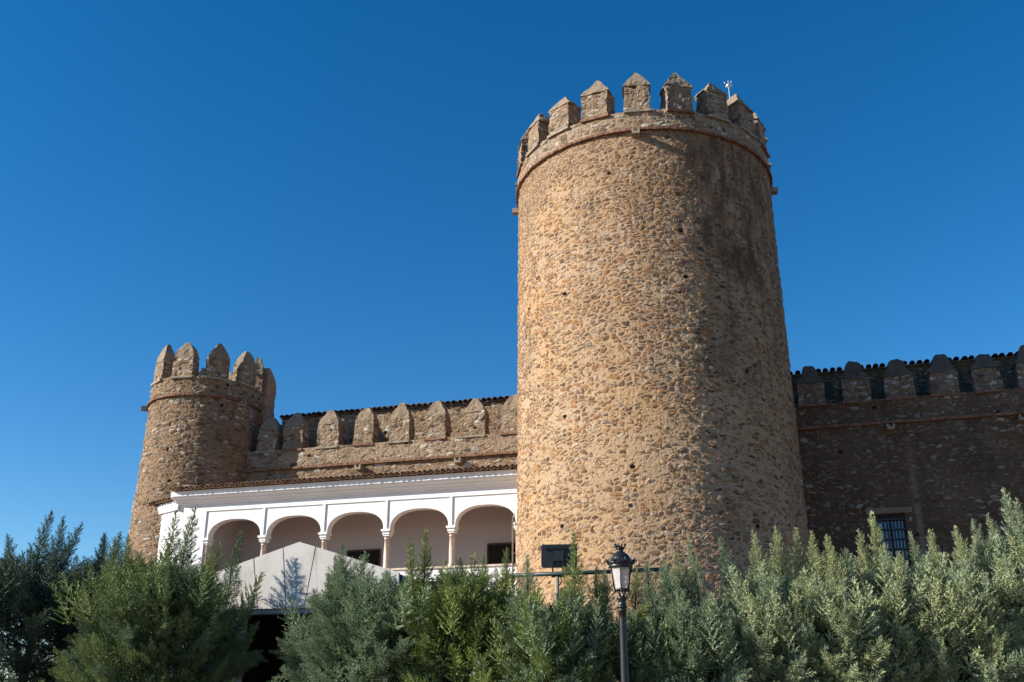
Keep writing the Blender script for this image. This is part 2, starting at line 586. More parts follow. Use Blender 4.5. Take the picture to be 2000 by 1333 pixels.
def ring_mesh(name, prof, R_of, n=220, res=.05, uvscale=1.0):
    """surface of revolution through profile [(r, z)...] with metre uv, closed"""
    pts = [(prof[0][0], prof[0][1])]
    for (r0, z0), (r1, z1) in zip(prof[:-1], prof[1:]):
        L = math.hypot(r1 - r0, z1 - z0)
        k = max(1, int(L / res))
        for i in range(1, k + 1):
            pts.append((r0 + (r1 - r0) * i / k, z0 + (z1 - z0) * i / k))
    pts = np.array(pts)
    a = np.linspace(0, 2 * math.pi, n + 1) + math.pi / 2      # seam at the back
    P = np.empty((len(pts), n + 1, 3))
    P[..., 0] = pts[:, 0:1] * np.cos(a)
    P[..., 1] = pts[:, 0:1] * np.sin(a)
    P[..., 2] = pts[:, 1:2]
    s = np.concatenate([[0], np.cumsum(np.hypot(*np.diff(pts, axis=0).T))]) + pts[0, 1]
    UV = np.empty((len(pts), n + 1, 2))
    UV[..., 0] = (a - math.pi / 2)[None, :] * R_of
    UV[..., 1] = s[:, None]
    return grid_mesh(name, P, UV, close=True)


def spout(parent, loc, rz, L=.50, w=.30):
    m = MB()
    m.prism([(-w / 2, -.12), (w / 2, -.12), (w / 2, .10), (w * .28, .10), (w * .22, -.02), (-w * .22, -.02), (-w * .28, .10), (-w / 2, .10)], -L, .15)
    return m.build('spout', M['stone'], parent, loc, rz)


# ------------------------------------------------------------------ the great round tower
TX, TY, TR = 5.66, 38.3, 5.47
tower = thing('round_tower', 'massive round sandstone keep with pointed merlons, tallest tower of the castle', 'tower', (TX, TY, 0))
face = -math.atan2(TX, TY)            # turns local -y towards the camera
Z_STR, Z_TOP = 22.62, 23.55
RT = 5.36
link('shaft', ring_mesh('shaft', [(TR + .03, 0), (TR, 6.0), (RT, Z_STR)], TR, n=760, res=.05), M['tower'], tower)
link('parapet', ring_mesh('parapet', [(RT + .03, Z_STR + .13), (RT + .02, Z_TOP), (RT - .1, Z_TOP + .04), (RT - .75, Z_TOP + .03), (RT - .8, Z_TOP - 1.0)], TR, n=620, res=.055),
     M['parapet'], tower)
b = MB()
b.lathe([(RT - .6, Z_TOP - 1.0), (.05, Z_TOP - .9)], n=48, smooth=False, cap=False)
b.build('roof_deck', M['concrete'], tower)


def brick_ring(parent, r, z, h, proj, n, seed):
    """string course: one course of brick ends following the wall, each a hair different"""
    rng = random.Random(seed)
    m = MB()
    for k in range(n):
        a0 = 2 * math.pi * (k + .04) / n
        a1 = 2 * math.pi * (k + .96) / n
        p = r + proj + rng.uniform(-.018, .018)
        z0 = z + rng.uniform(-.012, .012)
        z1 = z + h + rng.uniform(-.012, .012)
        v = []
        for zz in (z0, z1):
            for rr in (r - .05, p):
                for a in (a0, a1):
                    v.append((rr * math.cos(a), rr * math.sin(a), zz))
        m.add(v, [(0, 1, 3, 2), (4, 6, 7, 5), (2, 3, 7, 6), (0, 2, 6, 4), (1, 5, 7, 3)])
    return m.build('string_course', M['brickband'], parent, uvseed=seed)


brick_ring(tower, RT + .0, Z_STR, .11, .14, 150, 5)
for k in range(20):
    a = face + 2 * math.pi * k / 20 - R(.3)
    r = RT - .36
    merlon(tower, (r * math.sin(a), -r * math.cos(a), Z_TOP - .0), a, 1.05, .76, 1.18, .76, 100 + k, ledge_mat='brickband' if k % 3 == 1 else 'stone')
for k in range(4):
    a = face + math.pi / 2 * k - R(1.2)
    spout(tower, (RT * math.sin(a), -RT * math.cos(a), Z_STR - .15), a, .34, .30)

# ------------------------------------------------------------------ lightning rod on the tower roof
p = at(1428, 200, 39.5)
rod = thing('lightning_rod', 'thin pale lightning rod rising behind the merlons of the tall keep', 'lightning rod', (p.x, p.y, Z_TOP - .93))
m = MB()
ztop = at(1418, 168, 39.5).z - (Z_TOP - .93)
m.tube([(0, 0, 0), (-.02, 0, ztop * .5), (-.05, 0, ztop)], .026, 8)
m.build('mast', M['galv'], rod)
m = MB()
m.lathe([(.02, -.10), (.10, -.06), (.13, 0), (.10, .05), (.03, .09), (.015, .32)], 10, c=(-.05, 0, ztop))
for k in range(4):
    a = k * math.pi / 2 + .4
    m.tube([(-.05, 0, ztop), (-.05 + .2 * math.cos(a), .2 * math.sin(a), ztop + .05), (-.05 + .24 * math.cos(a), .24 * math.sin(a), ztop + .14)], .012, 5)
m.build('air_terminal', M['galv'], rod)

# ------------------------------------------------------------------ castle frame: x along the front, y backwards
WR = R(-16)
LX, LY = 0.0, 40.0
cw, sw_ = math.cos(WR), math.sin(WR)


def s_of(px, py, off):
    """distance along the castle front of the photo pixel, on the plane 'off' metres behind the gallery front"""
    q = at(px, py, 1.0)
    k = q.x
    ox, oy = LX - sw_ * off, LY + cw * off
    return (k * oy - ox) / (cw - k * sw_)


def z_of(px, py, off):
    s = s_of(px, py, off)
    Y = LY + cw * off + sw_ * s
    return at(px, py, Y).z


WOFF = 3.2


def wall_face(name, mat, parent, x0, x1, z0, z1, y, res=.055, seed=0.0, rag=0.0):
    nx = int((x1 - x0) / res) + 1; nz = int((z1 - z0) / res) + 1
    X, Z = np.meshgrid(np.linspace(x0, x1, nx), np.linspace(z0, z1, nz))
    P = np.stack([X, np.full_like(X, y), Z], -1)
    UV = np.stack([X + seed, Z], -1)
    return link(name, grid_mesh(name, P, UV), mat, parent)


def brick_line(parent, x0, x1, y, z, h, proj, seed, mat='brickband'):
    rng = random.Random(seed)
    m = MB()
    x = x0
    while x < x1:
        w = rng.uniform(.22, .3)
        m.box(x, min(x + w - .012, x1), y - proj + rng.uniform(-.015, .015), y + .05, z + rng.uniform(-.01, .01), z + h + rng.uniform(-.012, .012))
        x += w
    return m.build('string_course', M[mat], parent, uvseed=seed)


Z_WS, Z_WT = 12.52, 13.50
# left curtain wall -------------------------------------------------
cwall = thing('curtain_wall', 'sunlit rubble curtain wall with merlons, above the white gallery roof', 'castle wall', (LX, LY, 0), WR)
xa, xb = -16.5, 2.6
wall_face('masonry', M['curtain'], cwall, xa, xb, 8.0, Z_WS, WOFF, seed=2.0)
wall_face('parapet', M['parapet'], cwall, xa, xb, Z_WS + .1, Z_WT, WOFF - .02, seed=31.0)
m = MB()
m.box(xa, xb, WOFF + .12, WOFF + .9, 0, Z_WT - .05)
m.build('core', M['curtain'], cwall)
brick_line(cwall, xa, xb, WOFF, Z_WS - .02, .12, .13, 3)
mx = [522, 572.8, 640, 709, 779.5, 850, 925.5, 1001]
for i, px in enumerate(mx):
    s = s_of(px, 850, WOFF)
    merlon(cwall, (s, WOFF + .36, Z_WT), 0, 1.04, .72, 1.12, .76, 300 + i, blunt=.24, flush=True, ledge_mat='brickband' if i % 2 else 'stone')
for i, px in enumerate((705, 898)):
    spout(cwall, (s_of(px, 905, WOFF), WOFF, Z_WS - .2), 0, .38)

# right curtain wall ------------------------------------------------
Z_RS, Z_RT = 12.66, 13.72
rwall = thing('curtain_wall', 'shaded dark curtain wall with domed merlons and a barred window', 'castle wall', (LX, LY, 0), WR)
xa, xb = 8.2, 27.0
SW0, SW1 = s_of(1713, 1050, WOFF), s_of(1773, 1050, WOFF)
ZW1 = z_of(1742, 1005, WOFF)
ZW0 = ZW1 - 2.3
wall_face('masonry', M['curtain_shaded'], rwall, xa, SW0, 0.0, Z_RS, WOFF, seed=0.0)
wall_face('masonry', M['curtain_shaded'], rwall, SW1, xb, 0.0, Z_RS, WOFF, seed=0.0)
wall_face('masonry', M['curtain_shaded'], rwall, SW0, SW1, ZW1, Z_RS, WOFF, seed=0.0)
wall_face('masonry', M['curtain_shaded'], rwall, SW0, SW1, 0.0, ZW0, WOFF, seed=0.0)
wall_face('parapet', M['curtain_shaded'], rwall, xa, xb, Z_RS + .1, Z_RT, WOFF - .02, seed=51.0)
m = MB()
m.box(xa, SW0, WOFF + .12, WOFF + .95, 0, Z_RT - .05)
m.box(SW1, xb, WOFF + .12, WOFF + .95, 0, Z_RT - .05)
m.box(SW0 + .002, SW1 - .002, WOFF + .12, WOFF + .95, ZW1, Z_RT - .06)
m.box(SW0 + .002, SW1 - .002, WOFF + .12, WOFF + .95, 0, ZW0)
m.build('core', M['curtain_shaded'], rwall)
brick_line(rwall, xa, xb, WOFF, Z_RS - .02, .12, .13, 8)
for i in range(7):
    px = 1585 + 87.5 * i
    s = s_of(px, 775, WOFF)
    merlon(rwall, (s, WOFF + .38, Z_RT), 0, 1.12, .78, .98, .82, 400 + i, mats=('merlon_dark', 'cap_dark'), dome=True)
for px in (1738, 1998):
    spout(rwall, (s_of(px, 830, WOFF), WOFF, Z_RS - .2), 0, .38)
# barred window
win = link('window', MB().mesh('window'), None, rwall) if False else None
m = MB()
m.box(SW0, SW0 + .09, WOFF + .06, WOFF + .2, ZW0, ZW1)
m.box(SW1 - .09, SW1, WOFF + .06, WOFF + .2, ZW0, ZW1)
m.box(SW0 + .09, SW1 - .09, WOFF + .06, WOFF + .2, ZW1 - .22, ZW1)
m.box(SW0 + .09, SW1 - .09, WOFF + .06, WOFF + .2, ZW0, ZW0 + .12)
mid = (SW0 + SW1) / 2
m.box(mid - .05, mid + .05, WOFF + .062, WOFF + .198, ZW0 + .12, ZW1 - .22)
win = m.build('window', M['wood'], rwall)
m = MB()
m.box(SW0 + .09, mid - .05, WOFF + .12, WOFF + .14, ZW0 + .12, ZW1 - .22)
m.box(mid + .05, SW1 - .09, WOFF + .12, WOFF + .14, ZW0 + .12, ZW1 - .22)
m.build('pane', M['pane'], win)
m = MB()
for i in range(9):
    x = SW0 + .06 + (SW1 - SW0 - .12) * i / 8
    m.tube([(x, WOFF - .02, ZW0 - .03), (x, WOFF - .02, ZW1 + .03)], .016, 6)
for i in range(6):
    z = ZW0 + .2 + (ZW1 - ZW0 - .4) * i / 5
    m.box(SW0 - .04, SW1 + .04, WOFF - .045, WOFF - .035, z - .025, z + .025)
m.build('grille', M['iron'], win)
m = MB()
m.box(SW0 - .3, SW1 + .3, WOFF - .05, WOFF + .1, ZW1 + .04, ZW1 + .26)
m.build('lintel', M['cap'], win)


# tile courses ------------------------------------------------------
def tiles(name, mat, parent, x0, x1, y0, z0, y1, z1, pitch=.25, r=.095, seed=1, seg=6, rows=8, pan=0.0):
    """barrel tiles: round cover tiles open at the eave over a channel sheet"""
    rng = random.Random(seed)
    m = MB()
    n = int((x1 - x0) / pitch)
    d = Vector((0, y1 - y0, z1 - z0)); L = d.length; d.normalize()
    up = Vector((0, -d.z, d.y))
    for i in range(n + 1):
        xc = x0 + pitch * (i + .5) + rng.uniform(-.02, .02)
        st = rng.uniform(-.05, .04)
        for k in range(rows):
            t0 = L * k / rows + (st if k == 0 else 0); t1 = L * (k + 1) / rows + .04
            v = []
            lift = .012 * rng.random()
            for t, rr, dz in ((t0, r * 1.06, .03), (t1, r * .9, .0)):
                for layer in (0, .022):
                    for j in range(seg + 1):
                        a = math.pi * j / seg
                        o = Vector((xc, y0, z0)) + d * t + up * (dz + lift + (rr - layer) * math.sin(a)) + Vector(((rr - layer) * math.cos(a), 0, 0))
                        v.append(o)
            q = seg + 1
            f = []
            for j in range(seg):
                f.append((j, j + 1, 2 * q + j + 1, 2 * q + j))                    # outside
                f.append((q + j + 1, q + j, 3 * q + j, 3 * q + j + 1))            # inside
                f.append((j + 1, j, q + j, q + j + 1))                            # rim at the eave
            m.add(v, f, False)
        if pan:
            # the trough tile between two covers, its round belly hanging past the wall
            xp = xc + pitch / 2
            v, q = [], seg + 1
            for t in (pan * rng.uniform(.6, 1.1), .8):
                for layer in (0, .018):
                    for j in range(seg + 1):
                        a = math.pi * j / seg
                        v.append(Vector((xp, y0, z0)) + d * t + up * (.045 - (r - layer) * .92 * math.sin(a)) + Vector(((r - layer) * math.cos(a), 0, 0)))
            f = []
            for j in range(seg):
                f.append((j + 1, j, 2 * q + j, 2 * q + j + 1))
                f.append((q + j, q + j + 1, 3 * q + j + 1, 3 * q + j))
                f.append((j, j + 1, q + j + 1, q + j))
            m.add(v, f, False)
    # channel sheet
    e = .05
    ts_ = .75 if pan else .12
    a0 = Vector((x0, y0, z0)) + d * ts_; a1 = Vector((x1, y0, z0)) + d * ts_
    b0 = Vector((x0, y1, z1 + .0)); b1 = Vector((x1, y1, z1 + .0))
    m.add([a0, a1, b1, b0, a0 - Vector((0, 0, e)), a1 - Vector((0, 0, e)), b1 - Vector((0, 0, e)), b0 - Vector((0, 0, e))],
          [(0, 1, 2, 3), (7, 6, 5, 4), (4, 5, 1, 0), (5, 6, 2, 1), (6, 7, 3, 2), (7, 4, 0, 3)])
    return m.build(name, mat, parent)


# hall behind the battlements --------------------------------------
HOFF = 5.7
hall = thing('stone_hall', 'long stone hall with a low tiled roof, rising behind the battlements', 'building', (LX, LY, 0), WR)
hx0, hx1 = s_of(552, 806, HOFF), 30.0
ZH = 15.91
wall_face('wall', M['curtain'], hall, hx0, 6.0, 12.0, ZH - .1, HOFF, seed=71.0)
wall_face('wall', M['curtain_shaded'], hall, 6.0, hx1, 12.0, ZH - .1, HOFF, seed=71.0)  # right part of the hall: shade put into the darker masonry colour
m = MB()
m.box(hx0, hx1, HOFF + .15, HOFF + 9, 0, ZH - .12)
m.build('core', M['curtain'], hall)
tiles('roof', M['dtile'], hall, hx0 - .05, hx1, HOFF - .22, ZH - .06, HOFF + 4.5, ZH + .75, pitch=.30, r=.115, seed=9, rows=5)

# ------------------------------------------------------------------ small round tower
SX, SY, SR = -15.35, 48.0, 2.82
turret = thing('round_tower', 'small round rubble turret with tall pointed merlons, at the end of the curtain wall', 'tower', (SX, SY, 0))
sface = -math.atan2(SX, SY)
ZS_S, ZS_T = 15.85, 16.85
SRT = 2.66
link('shaft', ring_mesh('shaft', [(SR + .22, 0), (SR + .03, 9.0), (SRT + .02, ZS_S)], SR, n=420, res=.05), M['turret'], turret)
link('parapet', ring_mesh('parapet', [(SRT + .03, ZS_S + .12), (SRT + .02, ZS_T), (SRT - .1, ZS_T + .03), (SRT - .6, ZS_T + .02), (SRT - .62, ZS_T - .8)], SR, n=360, res=.05), M['turret'], turret)
b = MB()
b.lathe([(SRT - .5, ZS_T - .8), (.05, ZS_T - .75)], n=32, smooth=False, cap=False)
b.build('roof_deck', M['concrete'], turret)
brick_ring(turret, SRT + .01, ZS_S, .12, .13, 76, 6)
for k in range(9):
    a = sface + R(7 + 36.5 * (k - 2))
    if k == 6: a += R(2)
    r = SRT - .30
    merlon(turret, (r * math.sin(a), -r * math.cos(a), ZS_T), a, 1.07, .60, 1.02, .92, 500 + k, mats=('merlon', 'cap'), blunt=.16, flush=True, ledge_mat='stone')
for k in range(3):
    a = sface + R(-86 + 120 * k)
    spout(turret, (SRT * math.sin(a), -SRT * math.cos(a), ZS_S - .15), a, .4, .24)
q = at(517, 780, 48.6)
o = link('brick_pier', rough_mesh('brick_pier', [(.68, 1.0, 0, at(524, 748, 48.6).z - 11.5, .70, .9), (.70, .9, at(524, 748, 48.6).z - 11.52, at(524, 722, 48.6).z - 11.5, .3, .3)], .14, .05, 77), M['brick'], turret,
         (q.x - SX, q.y - SY, 11.5), WR)

# ------------------------------------------------------------------ the white gallery
log = thing('white_gallery', 'whitewashed arcaded gallery of five low arches under a tiled eave', 'building', (LX, LY, 0), WR)
BAY = 2.865
B0 = -14.04
NB = 5
ZF, ZL, ZC, ZA, ZK = 6.45, 7.22, 8.85, 10.05, 10.32
XL, XR = -15.52, 1.9
TH = .46
m = MB()
# band above the arches, pier at the left, end pier inside the big tower, wall below the ledge
m.box(XL, XR, 0, TH, ZA, 10.9)
m.box(XL, B0 - .01, 0, TH, 0, ZA)
m.box(B0 + BAY * NB + .0, XR, 0, TH, 0, ZA)
m.box(B0 - .01, B0 + BAY * NB, 0, .35, 0, ZL - .07)
# raised strips between the panels
for i in range(NB + 1):
    x = B0 + BAY * i
    if 0 < i < NB: m.box(x - .075, x + .02, 0, TH, ZC, ZA)
m.build('wall', M['white'], log)
HA, RISE, EX = 1.285, .80, 2.35
for i in range(NB):
    c = B0 + BAY * (i + .5)
    x0 = B0 + BAY * i + (.02 if i else -.01)
    x1 = B0 + BAY * (i + 1) - (.075 if i < NB - 1 else 0)
    m = MB()
    K = 36
    arc = []
    for k in range(K + 1):
        t = math.pi * (1 - k / K)
        cx, sx = math.cos(t), math.sin(t)
        arc.append((c + HA * math.copysign(abs(cx) ** (2 / EX), cx), ZC + RISE * abs(sx) ** (2 / EX)))
    yf, yb = .05, TH - .003
    front = [(x0, ZC)] + arc + [(x1, ZC), (x1, ZA), (x0, ZA)]
    # front and back as strips from the arch up to the panel top
    xs = [x0] + [a[0] for a in arc] + [x1]
    zs = [ZC] + [a[1] for a in arc] + [ZC]
    for y, flip in ((yf, False), (yb, True)):
        v, f = [], []
        for x, z in zip(xs, zs):
            v += [(x, y, z), (x, y, ZA)]
        for k in range(len(xs) - 1):
            q4 = (2 * k, 2 * k + 2, 2 * k + 3, 2 * k + 1)
            f.append(q4[::-1] if flip else q4)
        m.add(v, f)
    v, f = [], []
    for x, z in zip(xs, zs):
        v += [(x, yf, z), (x, yb, z)]
    for k in range(len(xs) - 1): f.append((2 * k, 2 * k + 1, 2 * k + 3, 2 * k + 2))
    m.add(v, f, False)
    m.build('arch', M['white'], log)
for i in range(NB + 1):
    x = B0 + BAY * i
    half = i in (0, NB)
    m = MB()
    yc = TH / 2
    # shaft with neck ring
    zb, zt = ZL, ZC - .28
    if not half:
        m.lathe([(.15, zb), (.15, zb + .07), (.115, zb + .12), (.118, zb + .7), (.105, zt - .12), (.125, zt - .115), (.125, zt - .085), (.105, zt - .08), (.108, zt)], 20, c=(x - .03, yc, 0))
    else:
        xx = x + .0 if i == 0 else x - .15
        m.box(xx - .0, xx + .13, .06, TH - .04, zb, zt)
    col = m.build('column', M['marble'], log)
    m = MB()
    x0, x1 = (x - .20, x + .15) if not half else ((x - .10, x + .20) if i == 0 else (x - .25, x + .05))
    m.box(x0 + .05, x1 - .05, .05, TH - .05, zt, zt + .07)
    m.box(x0 + .02, x1 - .02, .02, TH - .02, zt + .07, zt + .14)
    m.box(x0 + .05, x1 - .05, .05, TH - .05, zt + .14, zt + .19)
    m.box(x0 - .02, x1 + .02, -.03, TH + .02, zt + .19, ZC)
    m.build('capital', M['white'], col)
m = MB()
m.box(B0 - .01, B0 + BAY * NB, -.06, .42, ZL - .07, ZL)
m.build('ledge', M['marble'], log)
m = MB()
xd = s_of(1001.5, 1060, -.1)
m.tube([(xd, -.10, 5.0), (xd, -.10, ZC + .1), (xd + .05, -.02, ZC + .35)], .03, 8)
for zz in (6.6, 7.6, 8.4): m.box(xd - .06, xd + .06, -.05, .0, zz, zz + .04)
m.build('downpipe', M['stone'], log)
# moulded cornice
prof = [(0, ZK), (-.05, ZK + .0), (-.05, ZK + .05), (-.11, ZK + .07), (-.13, ZK + .13), (-.2, ZK + .18), (-.24, ZK + .18), (-.24, ZK + .22), (-.33, ZK + .27),
        (-.40, ZK + .32), (-.40, ZK + .37), (-.45, ZK + .37), (-.45, ZK + .405), (-.42, ZK + .41), (-.46, ZK + .59), (0, ZK + .59)]
m = MB()
v = [(XL - .02 - (-y) * .3, y, z) for y, z in prof] + [(XR, y, z) for y, z in prof]
n = len(prof)
f = [(i, i + n, i + n + 1, i + 1) for i in range(n - 1)] + [tuple(range(n)), tuple(range(2 * n - 1, n - 1, -1))]
m.add(v, f)
m.build('cornice', M['white'], log)
tiles('roof', M['tile'], log, XL - .17, XR, -.61, ZK + .645, WOFF - .05, ZK + 1.06, pitch=.25, r=.105, seed=4, rows=9, pan=-.05)
# gallery inside
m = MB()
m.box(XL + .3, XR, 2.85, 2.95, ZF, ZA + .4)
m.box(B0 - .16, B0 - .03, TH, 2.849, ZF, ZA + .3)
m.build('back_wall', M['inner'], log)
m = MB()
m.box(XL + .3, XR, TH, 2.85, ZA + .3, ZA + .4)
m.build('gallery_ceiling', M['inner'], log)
m = MB()
m.box(XL + .3, XR, .35, 2.85, ZF - .2, ZF)
m.build('gallery_floor', M['marble'], log)
for (pa, pb, pt) in ((955, 1012, 1063), (680, 742, 1076)):
    xa, xb = s_of(pa, pt, 2.85), s_of(pb, pt, 2.85)
    zt = z_of(pb, pt, 2.85)
    m = MB()
    m.box(xa - .06, xa, 2.78, 2.85, ZF, zt)
    m.box(xb, xb + .06, 2.78, 2.85, ZF, zt)
    m.box(xa - .06, xb + .06, 2.779, 2.85, zt, zt + .07)
    dr = m.build('door', M['wood'], log)
    m = MB()
    m.box(xa, xb, 2.82, 2.84, ZF, zt)
    m.build('door_leaf', M['dark'], dr)
# side wall at the left corner, turned towards the small tower
sd = at(325, 980, 44.5)
c0 = Vector((LX + cw * XL, LY + sw_ * XL))
ang = math.atan2(.682, -.731)
m = MB()
Ls = 3.4
m.box(0, Ls, -TH, 0, 0, 10.62)
side = m.build('side_wall', M['white'], log)
side.matrix_parent_inverse = Matrix()
side.location = (XL, 0, 0)
side.rotation_euler = (0, 0, ang - WR)
m = MB()
m.box(-.1, Ls, 0, .10, 10.18, 10.62)
m.build('side_band', M['white'], side)
ts = tiles('side_roof', M['tile'], side, 0, Ls, 0, 0, 2.0, .55, pitch=.25, r=.10, seed=14, rows=5, pan=.05)
ts.location = (Ls, .34, 10.64)
ts.rotation_euler = (0, 0, math.pi)
# wall lantern in the first bay
p = at(447, 1068, 45.6)
wl = thing('wall_lantern', 'small black wall lantern inside the leftmost gallery arch', 'lamp', (p.x, p.y, p.z), WR)
so = s_of(447, 1068, 2.6)
wl.location = (LX + cw * so - sw_ * 2.62, LY + sw_ * so + cw * 2.62, z_of(447, 1085, 2.6))
m = MB()
m.tube([(0, .22, .1), (0, .05, .16), (0, 0, .3), (0, .02, .42)], .025, 6)
m.build('bracket', M['iron'], wl)
m = MB()
m.lathe([(.05, .38), (.11, .42), (.13, .62), (.15, .64), (.06, .76), (.02, .84)], 8)
m.build('lamp_head', M['iron'], wl)

# ------------------------------------------------------------------ concrete porch in front of the gallery
GY = 23.0
GR = R(-12)
apex = at(588, 1060, GY)
porch = thing('concrete_porch', 'pale concrete porch with a low gable and dark opening, behind the cypresses', 'building', (apex.x, GY, 0), GR)


def gx(px, py):
    """porch-local x of a pixel on the gable plane, and its height"""
    k = at(px, py, 1.0).x
    c_, s_ = math.cos(GR), math.sin(GR)
    x = (k * GY - apex.x) / (c_ - k * s_)
    return x, at(px, py, GY + s_ * x).z


za = apex.z
lx, lz = gx(392, 1131)
rx, rz = -lx, lz
zb = gx(483, 1191)[1]
js = [(gx(498.9, 1095), gx(507, 1190)), (gx(556.5, 1072), gx(562, 1190)), (gx(620, 1070.8), gx(597, 1188))]
js.append(((1.55, 0), (1.5, 0)))
top = lambda x: za + (lz - za) * abs(x) / abs(lx)
edges = [(lx, lx)] + [(a[0], b_[0]) for a, b_ in js] + [(rx, rx)]
gp = .012
for (t0, b0), (t1, b1) in zip(edges[:-1], edges[1:]):
    a0, a1 = t0 + gp, t1 - gp
    q0, q1 = b0 + gp, b1 - gp
    poly = [(q0, zb), (q1, zb), (a1, top(a1))]
    if a0 < 0 < a1: poly.append((0, za))
    poly.append((a0, top(a0)))
    m = MB()
    m.prism(poly, -.10, 0)
    m.build('gable_panel', M['concrete'], porch)
m = MB()
m.prism([(lx, zb), (rx, zb), (rx, lz - .03), (0, za - .03), (lx, lz - .03)], .002, .12)
m.build('gable_core', M['dark'], porch)
m = MB()
m.box(lx + .1, rx - .1, -.02, .3, zb - .10, zb - .003)
m.build('beam', M['steel'], porch)
m = MB()
for sgn in (-1, 1):
    e = sgn * abs(lx)
    v = [(0, .12, za - .02), (e * 1.04, .12, lz - .05), (e * 1.04, 6.0, lz - .05), (0, 6.0, za - .02)]
    v += [(x, y, z - .14) for x, y, z in v]
    m.add(v, [(0, 1, 2, 3), (7, 6, 5, 4), (0, 4, 5, 1), (1, 5, 6, 2), (2, 6, 7, 3), (3, 7, 4, 0)])
m.build('roof', M['concrete'], porch)
px0 = gx(432, 1290)[0]; px1 = gx(462, 1290)[0]
for x0, x1 in ((px0, px1), (-px1, -px0)):
    m = MB()
    m.box(x0, x1, -.05, .35, 0, zb - .10)
    m.build('pier', M['concrete'], porch)
m = MB()
m.box(lx + .1, px0, .05, .25, 0, zb - .1)
m.box(-px0, rx - .1, .05, .25, 0, zb - .1)
m.box(lx + .1, lx + .3, .25, 6, 0, lz - .2)
m.box(rx - .3, rx - .1, .25, 6, 0, lz - .2)
m.box(lx + .3, rx - .3, 5.8, 6, 0, za - .2)
m.build('wall', M['wood'], porch)

# ------------------------------------------------------------------ floodlight on its rail, behind the hedge
FY = 21.6
c = at(1092, 1086, FY)
fl = thing('floodlight', 'black finned floodlight seen from behind, clamped to the pipe rail', 'floodlight', (c.x, c.y, c.z), R(-6))
m = MB()
W, H = .385, .245
m.prism([(-W, -H + .03), (-W + .03, -H), (W - .03, -H), (W, -H + .03), (W, H - .03), (W - .03, H), (-W + .03, H), (-W, H - .03)], 0, .09)
m.build('housing', M['iron'], fl)
m = MB()
for i in range(15):
    x = -W + .1 + i * (2 * W - .2) / 14
    m.box(x - .012, x + .012, -.05, .001, .13, .2)
m.build('cooling_fins', M['iron'], fl)
m = MB()
m.box(-.12, .10, -.07, .001, -.12, .10)
m.tube([(.10, -.05, .02), (.19, -.05, -.05), (.15, -.04, -.3), (.02, -.03, -.42)], .012, 6)
m.build('driver_box', M['iron'], fl)
m = MB()
m.box(-.155, -.125, -.06, .05, -.42, -.06)
m.box(.06, .09, -.06, .05, -.42, -.06)
m.box(-.17, .12, -.061, .06, -.45, -.415)
m.build('bracket', M['iron'], fl)
m = MB()
m.tube([(.02, -.03, -.42), (.05, -.05, -.55), (-.03, -.04, -.66), (-.02, 0, -.95)], .012, 6)
m.build('cable', M['iron'], fl)
p0 = at(1020, 1127, FY); p1 = at(1306, 1112, FY - .3)
pr = thing('pipe_rail', 'dark pipe rail on slim posts, crossing behind the lamp post', 'rail', (p0.x, p0.y, 0))
m = MB()
m.tube([p0 - Vector((p0.x + .35, p0.y, -.02)), Vector((p1.x - p0.x, p1.y - p0.y, p1.z))], .045, 10)
m.build('pipe', M['pipe'], pr)
for px in (1088, 1302):
    t = (px - 1020) / 286
    q = p0.lerp(p1, t)
    m = MB()
    m.tube([(q.x - p0.x, q.y - p0.y, 0), (q.x - p0.x, q.y - p0.y, q.z - .04)], .05, 10)
    m.build('post', M['stone' if px < 1200 else 'pipe'], pr)

# ------------------------------------------------------------------ street lamp
LYD = 15.6
lt = at(1211, 1069, LYD)
lb = at(1217, 1333, LYD)
lamp = thing('street_lamp', 'black cast iron street lamp with crowned glass lantern before the hedge', 'street lamp', (lt.x, LYD, 0))
zt = lt.z
sc = 1.0
zl0 = at(1211, 1166, LYD).z          # neck under the lantern
m = MB()
m.lathe([(.20, 0), (.20, .12), (.16, .18), (.15, .7), (.12, .78), (.13, .84), (.085, .9), (.072, 1.3), (.055, zl0 - .32), (.058, zl0 - .22),
         (.075, zl0 - .215), (.075, zl0 - .195), (.058, zl0 - .19), (.062, zl0 - .17), (.078, zl0 - .165), (.078, zl0 - .14), (.058, zl0 - .13), (.062, zl0 - .06), (.082, zl0 - .03), (.078, zl0), (.03, zl0 + .012)], 20)
m.build('post', M['iron'], lamp)
z0 = at(1211, 1151, LYD).z           # bottom of the glass
z1 = at(1211, 1109, LYD).z           # top of the glass
lan = MB()
for k in range(4):
    a = math.pi / 4 + k * math.pi / 2 + .15
    lan.tube([(.028 * math.cos(a), .028 * math.sin(a), zl0 - .02), (.05 * math.cos(a), .05 * math.sin(a), zl0 + .05), (.105 * math.cos(a), .105 * math.sin(a), z0 - .005)], .010, 6)
    a += 0.5
lan.lathe([(.118, z0 - .025), (.128, z0 - .012), (.118, z0)], 24, cap=False)
lan.lathe([(.100, z0 - .02), (.118, z0 - .025)], 24, cap=False)
for k in range(6):
    a = k * math.pi / 3 + .35
    lan.tube([(.122 * math.cos(a), .122 * math.sin(a), z0 - .01), (.172 * math.cos(a), .172 * math.sin(a), z1)], .008, 6)
    # small drops under the bottom ring
    lan.tube([(.118 * math.cos(a), .118 * math.sin(a), z0 - .01), (.122 * math.cos(a), .122 * math.sin(a), z0 - .055)], [.016, .008], 6)
cage = lan.build('lantern_frame', M['iron'], lamp)
m = MB()
m.lathe([(.113, z0), (.163, z1)], 6, smooth=False, cap=False, a0=.35)
m.build('lantern_glass', M['lantern'], cage)
m = MB()
m.lathe([(.03, z1 + .02), (.035, z1 - .02), (.03, z1 - .12), (.012, z1 - .16)], 10)
m.build('bulb', M['white'], cage)
m = MB()
zc = z1
hh = zt - z1
